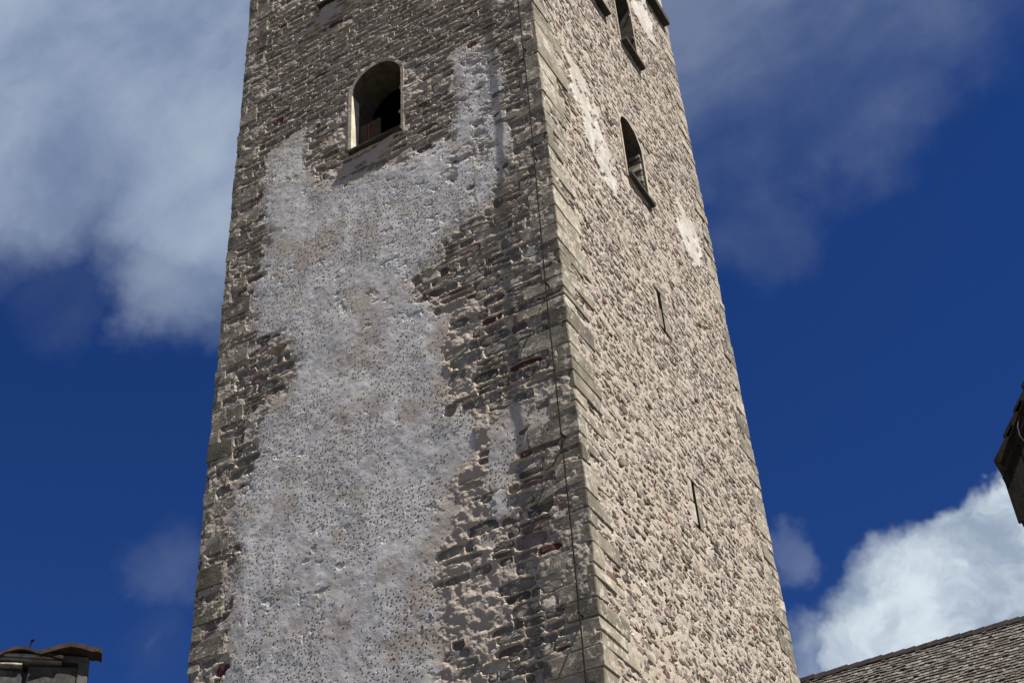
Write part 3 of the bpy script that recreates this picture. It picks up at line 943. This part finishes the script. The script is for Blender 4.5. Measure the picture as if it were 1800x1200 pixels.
cm = coatR_at(a[:, 0], a[:, 1]); op = in_open(a[:, 0], a[:, 1], OPEN_R, [], 0.10)
for (u0, u1, v0, v1) in SLIT_R:
    op |= (a[:, 0] > u0 - 0.24) & (a[:, 0] < u1 + 0.28) & (a[:, 1] > v0 - 0.05) & (a[:, 1] < v1 + 0.14)
keep = []
for s, c, o in zip(stonesR, cm, op):
    if c > 0.5 or o or rr.random() < 0.05: continue
    if any(abs(s[0] - ru) < s[2] / 2 + 0.02 and abs(s[1] - rv) < s[3] / 2 + 0.02 for ru, rv in REDR): s[7] = 5; s[2] *= 1.1
    keep.append(s)
stonesR = keep


def lay(stones, side, name, meshes, units, mats, wall, rest_name):
    pos = (lambda s: (s[0], -s[8], s[1])) if side == 'L' else (lambda s: (s[8], s[0], s[1]))
    order = sorted(range(len(stones)), key=lambda i: -seen_area(pos(stones[i]), stones[i][2], stones[i][3], side))
    for i in order[:300]:
        s = stones[i]
        o = bpy.data.objects.new(name, meshes[s[6]])
        o.location = pos(s)
        if side == 'L': o.scale = (s[2], s[4], s[3]); o.rotation_euler = (0, s[5], 0)
        else: o.scale = (s[4], s[2], s[3]); o.rotation_euler = (s[5], 0, 0)
        COL.objects.link(o)
        o.parent = wall
        o.material_slots[0].link = 'OBJECT'
        o.material_slots[0].material = mats[s[7]]
    VV, FF, MI = [], [], []
    n = 0
    for i in order[300:]:
        s = stones[i]
        V, F = units[s[6]]
        c, sn = math.cos(s[5]), math.sin(s[5])
        x = V[:, 0] * s[2]; o_ = V[:, 1] * s[4]; zz = V[:, 2] * s[3]
        x2 = x * c + zz * sn; z2 = -x * sn + zz * c
        if side == 'L': P = np.stack([x2 + s[0], -o_ - s[8], z2 + s[1]], -1)
        else:
            x2 = x * c - zz * sn; z2 = x * sn + zz * c
            P = np.stack([o_, x2 + s[0], z2 + s[1]], -1)
        VV.append(P); FF.extend([tuple(k + n for k in q) for q in F]); MI.extend([s[7]] * len(F)); n += len(P)
    if VV:
        o = mesh_obj(rest_name, np.concatenate(VV).tolist(), FF, mats, None, mi=MI)
        o.parent = wall
        o['kind'] = 'stuff'
    print(name, len(stones))


front_wall = face_sheet('front_wall', -WL, 0, 8.6, 29.6, 0.0145, 0.0145, height_left, placeL, OPEN_L, [], M_LEFT, False, False)
side_wall = face_sheet('side_wall', 0, WR, 8.6, 32.2, 0.03, 0.024, height_right, placeR, OPEN_R, SLIT_R, M_RIGHT, False, False)
# the wall sheets sit in world coordinates: their children do too
lay(stonesL, 'L', 'course_stone', ML, UB, STONES, front_wall, 'course_stone_fill')
lay(stonesR, 'R', 'rubble_stone', MR, UR, RUBBLE, side_wall, 'rubble_stone_fill')

# ================================================================== LIGHTNING CONDUCTOR
X0, OFF, RAD = -0.215, 0.156, 0.0135
lc = empty('lightning_conductor', (X0, -OFF, 8.0), 'thin dark lightning conductor strip held off the front wall beside the tower corner', 'cable')
zs = np.arange(0.0, 33.0, 0.5)
rs = random.Random(2)
cen = [(X0 + 0.012 * math.sin(q * 0.7) + rs.uniform(-.004, .004), -OFF + rs.uniform(-.004, .004), q) for q in zs]
V, F = [], []
for (x, y, q) in cen:
    for (ax, ay) in ((-1, -1), (1, -1), (1, 1), (-1, 1)): V.append((x + 0.0045 * ax, y + 0.0165 * ay, q))
for i in range(len(cen) - 1):
    for k in range(4): F.append((i * 4 + k, i * 4 + (k + 1) % 4, (i + 1) * 4 + (k + 1) % 4, (i + 1) * 4 + k))
adopt(mesh_obj('cable', V, F, M_IRON, None), lc)
for q in np.arange(1.6, 33, 2.9):
    bv, bf = bev_box(X0 - 0.012, X0 + 0.012, -OFF - 0.02, 0.03, q - 0.012, q + 0.012, 0.003)
    adopt(mesh_obj('bracket', bv, bf, M_IRON), lc)

# ================================================================== CHURCH NAVE behind the tower
nave = empty('church_nave', (8, 15, 0), 'long steep nave roof of small grey wooden shingles behind the tower', 'church')
RY, RZ, EY, EZ = 15.0, 15.52, 9.7, 7.0
NX0, NX1 = -5.0, 22.0
sl_len = math.hypot(RY - EY, RZ - EZ)
du_ = Vector((0, (EY - RY) / sl_len, (EZ - RZ) / sl_len))     # down the slope
nn = Vector((0, du_.z, -du_.y))
if nn.z < 0: nn = -nn
v, f = [], []
addbox(NX0 + 0.3, NX1 - 0.3, EY + 0.5, 2 * RY - EY - 0.5, 0, EZ - 0.05)
adopt(mesh_obj('wall', v, f, M_WALLP), nave)
b0 = [(NX0, EY, EZ), (NX1, EY, EZ), (NX1, RY, RZ), (NX0, RY, RZ), (NX0, 2 * RY - EY, EZ), (NX1, 2 * RY - EY, EZ)]
th = Vector((0, 0, -0.25))
bv = b0 + [tuple(Vector(q) + th) for q in b0]
bf = [(0, 1, 2, 3), (3, 2, 5, 4), (7, 6, 9, 8), (8, 9, 10, 11), (0, 6, 7, 1), (4, 5, 11, 10), (0, 3, 9, 6), (3, 4, 10, 9), (1, 7, 8, 2), (2, 8, 11, 5)]
roof = adopt(mesh_obj('roof', bv, bf, M_SHINGLE[2]), nave)
rs = np.random.RandomState(8)
VV, FF, MI = [], [], []
n = 0
row = 0
ex = 0.100
d0 = 0.10
top = Vector((0, RY, RZ))
while d0 < sl_len - 0.02:
    x = NX0 + rs.uniform(0, 0.1)
    big = d0 < 3.4
    sag = 0.02 * math.sin(row * 0.7)
    while x < NX1:
        w = rs.uniform(0.07, 0.14) if (big and x < 9) else rs.uniform(0.3, 0.5)
        lowd = d0 + ex + rs.uniform(-0.018, 0.022) + 0.012 * math.sin(x * 1.3 + row)
        upd = d0 - 0.03
        t = rs.uniform(0.012, 0.024)
        lift = 0.012 + rs.uniform(0, 0.010) + (0.02 if rs.rand() < 0.05 else 0)
        xa, xb = x + 0.004, x + w - 0.004
        def pt(xx, dd, hh):
            return (xx, RY + du_.y * dd + nn.y * hh, RZ + du_.z * dd + nn.z * hh)
        VV += [pt(xa, upd, 0.004), pt(xb, upd, 0.004), pt(xb, lowd, lift + t), pt(xa, lowd, lift + t), pt(xa, lowd, lift * 0.3), pt(xb, lowd, lift * 0.3)]
        FF += [(n, n + 3, n + 2, n + 1), (n + 3, n + 4, n + 5, n + 2), (n, n + 4, n + 3), (n + 1, n + 2, n + 5)]
        MI += [rs.choice(4, p=(0.38, 0.27, 0.22, 0.13))] * 4
        n += 6
        x += w
    d0 += ex; row += 1
sh = mesh_obj('shingle_cover', VV, FF, M_SHINGLE, roof, mi=MI)
sh['kind'] = 'stuff'
x = NX0
rs = random.Random(4)
while x < NX1 - 0.1:
    L = rs.uniform(0.24, 0.29)
    o = 0.11
    bz = RZ + rs.uniform(-0.008, 0.012)
    # overlapping saddle boards over the ridge
    V = []
    for xx, lift in ((x - 0.03, 0.0), (x + L, 0.022)):
        V += [(xx, RY - 0.11, bz - 0.10 + lift), (xx, RY - 0.02, bz + 0.045 + lift), (xx, RY + 0.02, bz + 0.045 + lift), (xx, RY + 0.11, bz - 0.10 + lift), (xx, RY + 0.10, bz - 0.13 + lift), (xx, RY - 0.10, bz - 0.13 + lift)]
    F = [(i, (i + 1) % 6, 6 + (i + 1) % 6, 6 + i) for i in range(6)] + [(5, 4, 3, 2, 1, 0), (6, 7, 8, 9, 10, 11)]
    adopt(mesh_obj('ridge_board', V, F, M_RIDGE), nave)
    x += L

# ================================================================== DARK GABLE at the right
gb = empty('barn', (8.4, -2, 0), 'dark boarded barn gable with stepped shingle verge jutting in from the right', 'barn')
GX, GZB, GZE, GY = 5.845, 7.11, 7.56, -5.0
SL = 1.48
BACK = -3.6
HX = GX + 2.6
ridge = GZE + SL * 2.6
# gable boards, upright, each its own piece
x = GX
rs = random.Random(6)
while x < 2 * HX - GX - 0.02:
    w = min(rs.uniform(0.15, 0.21), 2 * HX - GX - x)
    zt = lambda xx: (GZE + SL * (min(xx, 2 * HX - xx) - GX)) - 0.02
    y0 = GY + rs.uniform(0, 0.012)
    a, b = x + 0.004, x + w - 0.004
    V = [(a, y0, GZB + rs.uniform(-.006, .006)), (b, y0, GZB + rs.uniform(-.006, .006)), (b, y0, zt(b)), (a, y0, zt(a))]
    V += [(p[0], GY + 0.05, p[2]) for p in V]
    F = [(0, 1, 2, 3), (7, 6, 5, 4), (0, 4, 5, 1), (1, 5, 6, 2), (2, 6, 7, 3), (3, 7, 4, 0)]
    adopt(mesh_obj('gable_board', V, F, M_DARKWOOD), gb)
    x += w
# soffit behind the boards and house walls set back below
v, f = [], []
addbox(GX + 0.02, 2 * HX - GX - 0.02, GY + 0.052, BACK - 0.1, GZB + 0.02, GZB + 0.08)
adopt(mesh_obj('soffit', v, f, M_DARKWOOD), gb)
v, f = [], []
addbox(GX + 0.75, 2 * HX - GX - 0.6, GY + 0.6, BACK - 0.2, 0, GZB + 0.02)
adopt(mesh_obj('wall', v, f, M_WALLP), gb)
# roof slabs
for sgn in (0, 1):
    V = []
    for yy in (GY - 0.05, BACK):
        for (xx, zz) in ((GX + 0.05, GZE - 0.01), (HX, ridge - 0.09), (HX, ridge), (GX + 0.03, GZE + 0.03 * SL)):
            V.append((xx if sgn == 0 else 2 * HX - xx, yy, zz))
    F = [(0, 1, 2, 3), (7, 6, 5, 4), (0, 4, 5, 1), (1, 5, 6, 2), (2, 6, 7, 3), (3, 7, 4, 0)]
    if sgn: F = [q[::-1] for q in F]
    rf = adopt(mesh_obj('roof', V, F, M_DARKWOOD), gb)
    # shingle courses, stepped: each a board-like course, the verge end of each shows
    ds = math.hypot(1, SL); cx, cz = 1 / ds, SL / ds
    s = 0.05; k = 0
    while s < 2.6 * ds - 0.1:
        yv = GY - 0.10
        while yv < BACK - 0.05:
            l = 0.30
            V = []
            for yy in (yv, yv + l - 0.01):
                for (ss, hh) in ((s, 0.0), (s, 0.055), (s + 0.34, 0.016), (s + 0.34, 0.0)):
                    jx = rs.uniform(-.006, .006)
                    xx = GX + cx * ss - cz * (hh + jx); zz = GZE + cz * ss + cx * (hh + jx)
                    V.append((xx if sgn == 0 else 2 * HX - xx, yy, zz))
            F = [(0, 1, 2, 3)[::-1], (4, 5, 6, 7), (0, 4, 5, 1)[::-1], (1, 5, 6, 2)[::-1], (2, 6, 7, 3)[::-1], (3, 7, 4, 0)[::-1]]
            if sgn: F = [q[::-1] for q in F]
            o = mesh_obj('shingle', V, F, M_DARKWOOD); o.parent = rf
            yv += l
        s += 0.235; k += 1
# bent iron gutter hook under the verge
V, F = [], []
pts = [(6.125, GY - 0.07, 7.98), (6.085, GY - 0.09, 7.86), (6.08, GY - 0.09, 7.78), (6.105, GY - 0.08, 7.70), (6.15, GY - 0.06, 7.63)]
for p in pts:
    for k in range(6): V.append((p[0] + 0.006 * math.cos(k * math.pi / 3), p[1] + 0.006 * math.sin(k * math.pi / 3), p[2]))
for i in range(len(pts) - 1):
    for k in range(6): F.append((i * 6 + k, i * 6 + (k + 1) % 6, (i + 1) * 6 + (k + 1) % 6, (i + 1) * 6 + k))
adopt(mesh_obj('hook', V, F, plain_mat('grey_zinc', (0.05, 0.05, 0.05), (0.09, 0.09, 0.09), 10, 0.001, 0.5)), gb)

# ================================================================== CHIMNEY at the lower left, on its house
DEL = R(17)
E1 = Vector((math.cos(YAW + DEL), math.sin(YAW + DEL), 0))
NO = Vector((math.sin(YAW + DEL), -math.cos(YAW + DEL), 0))
PC = Vector((-3.678, -5.889, 0))
house = empty('house', tuple(PC - NO * 2.5 - E1 * 1.5), 'house at lower left showing only its dark chimney with mossy tile caps', 'house')
ch = None


def loc(a, c, z): return tuple(PC + E1 * a + NO * c + Vector((0, 0, z)))


def cbox(name, a0, a1, c0, c1, z0, z1, mt, parent, bev=0.008, jit=0.006, rng=random.Random(12)):
    V, F = bev_box(a0, a1, c0, c1, z0, z1, bev, jit, rng)
    o = mesh_obj(name, [loc(x, y, z) for x, y, z in V], [q[::-1] for q in F], mt)
    if parent is house: return adopt(o, house)
    o.parent = parent
    return o


def zpx(px, py): return 8.35 - (py - 1160 - 0.055 * (px - 80)) / 166.0
def apx(px): return (px - 80) / 176.0


ch = cbox('chimney', -1.0, apx(150), -0.75, -0.05, 5.4, 8.24, M_CHIM, house, 0.02)
cbox('facing_slab', apx(52), apx(139), -0.05, 0.0, 7.0, zpx(95, 1171), M_CHIM, ch, 0.015, 0.008)
cbox('facing_slab', -1.0, apx(44), -0.05, -0.006, 7.0, zpx(20, 1177), M_CHIM, ch, 0.015, 0.008)
cbox('corner_post', apx(137), apx(158), -0.10, 0.015, 6.9, zpx(150, 1163), M_CHIM, ch, 0.012, 0.006)
cbox('slab', -1.02, apx(110), -0.5, 0.05, zpx(60, 1158.0), zpx(60, 1152.2), M_SLAB, ch, 0.007, 0.008)
cbox('slab', -1.02, apx(109), -0.5, 0.035, zpx(60, 1164.4), zpx(60, 1158.8), M_SLAB, ch, 0.007, 0.008)
cbox('slab', -1.02, apx(42), -0.5, 0.045, zpx(20, 1172), zpx(20, 1166.5), M_SLAB, ch, 0.007, 0.008)
cbox('slab', apx(108), apx(156), -0.5, 0.0, zpx(130, 1163), zpx(130, 1150), M_CHIM, ch, 0.012, 0.008)


def vtile(name, pts, th, c0, c1, mt):
    V = []
    for c in (c1, (c0 + c1) / 2, c0):
        for (px, py) in pts: V.append(loc(apx(px), c, zpx(px, py) - 0.46 * c1))
        for (px, py) in pts[::-1]: V.append(loc(apx(px), c, zpx(px, py) - 0.46 * c1 - th))
    n = len(pts) * 2
    F = [tuple(range(n))[::-1], tuple(range(2 * n, 3 * n))]
    for k in range(2):
        for i in range(n):
            j = (i + 1) % n
            F.append((k * n + i, k * n + j, (k + 1) * n + j, (k + 1) * n + i))
    return mesh_obj(name, V, F, mt, ch)


vtile('cap_tile', [(-60, 1154), (-5, 1149.5), (10, 1140), (22, 1136), (36, 1133.5), (50, 1136), (70, 1143), (90, 1147), (110, 1151)], 0.034, -0.5, 0.09, M_TILE)
vtile('cap_tile', [(70, 1141), (88, 1135.5), (105, 1130), (122, 1126.5), (138, 1128.5), (152, 1133), (160, 1135.5), (171, 1135), (178, 1139.5), (178.5, 1147)], 0.048, -0.10, 0.12, M_TILE)
V, F = bev_box(-1.0, apx(110), -0.48, 0.0, zpx(40, 1152), zpx(40, 1147), 0.005)
mesh_obj('bedding', [loc(*p) for p in V], [q[::-1] for q in F], M_CHIM, ch)
# small lightning pin with a knob
V, F = [], []
pin = [(47, 1142, .010), (50, 1124, .008), (50.5, 1121.5, .008), (51.3, 1121.2, .020), (52, 1118.6, .020), (52, 1118.3, .004)]
for (px, py, r_) in pin:
    c_ = Vector(loc(apx(px), -0.03, zpx(px, py)))
    for k in range(8): V.append(tuple(c_ + E1 * r_ * math.cos(k * math.pi / 4) + NO * r_ * math.sin(k * math.pi / 4)))
for i in range(len(pin) - 1):
    for k in range(8): F.append((i * 8 + k, i * 8 + (k + 1) % 8, (i + 1) * 8 + (k + 1) % 8, (i + 1) * 8 + k))
F.append(tuple(range(40, 48)))
mesh_obj('pin', V, F, M_IRON, ch)
# the house below the frame
V, F = box_vf(-4.5, 1.2, -4.5, 0.9, 0, 4.4)
adopt(mesh_obj('wall', [loc(*p) for p in V], [q[::-1] for q in F], M_WALLP), house)
rp = [(-4.8, 1.3, 4.2), (1.5, 1.3, 4.2), (1.5, -1.8, 6.9), (-4.8, -1.8, 6.9), (-4.8, -4.9, 4.2), (1.5, -4.9, 4.2)]
rv = [loc(*p) for p in rp] + [loc(p[0], p[1], p[2] - 0.2) for p in rp]
adopt(mesh_obj('roof', rv, bf, M_SHINGLE[2]), house)
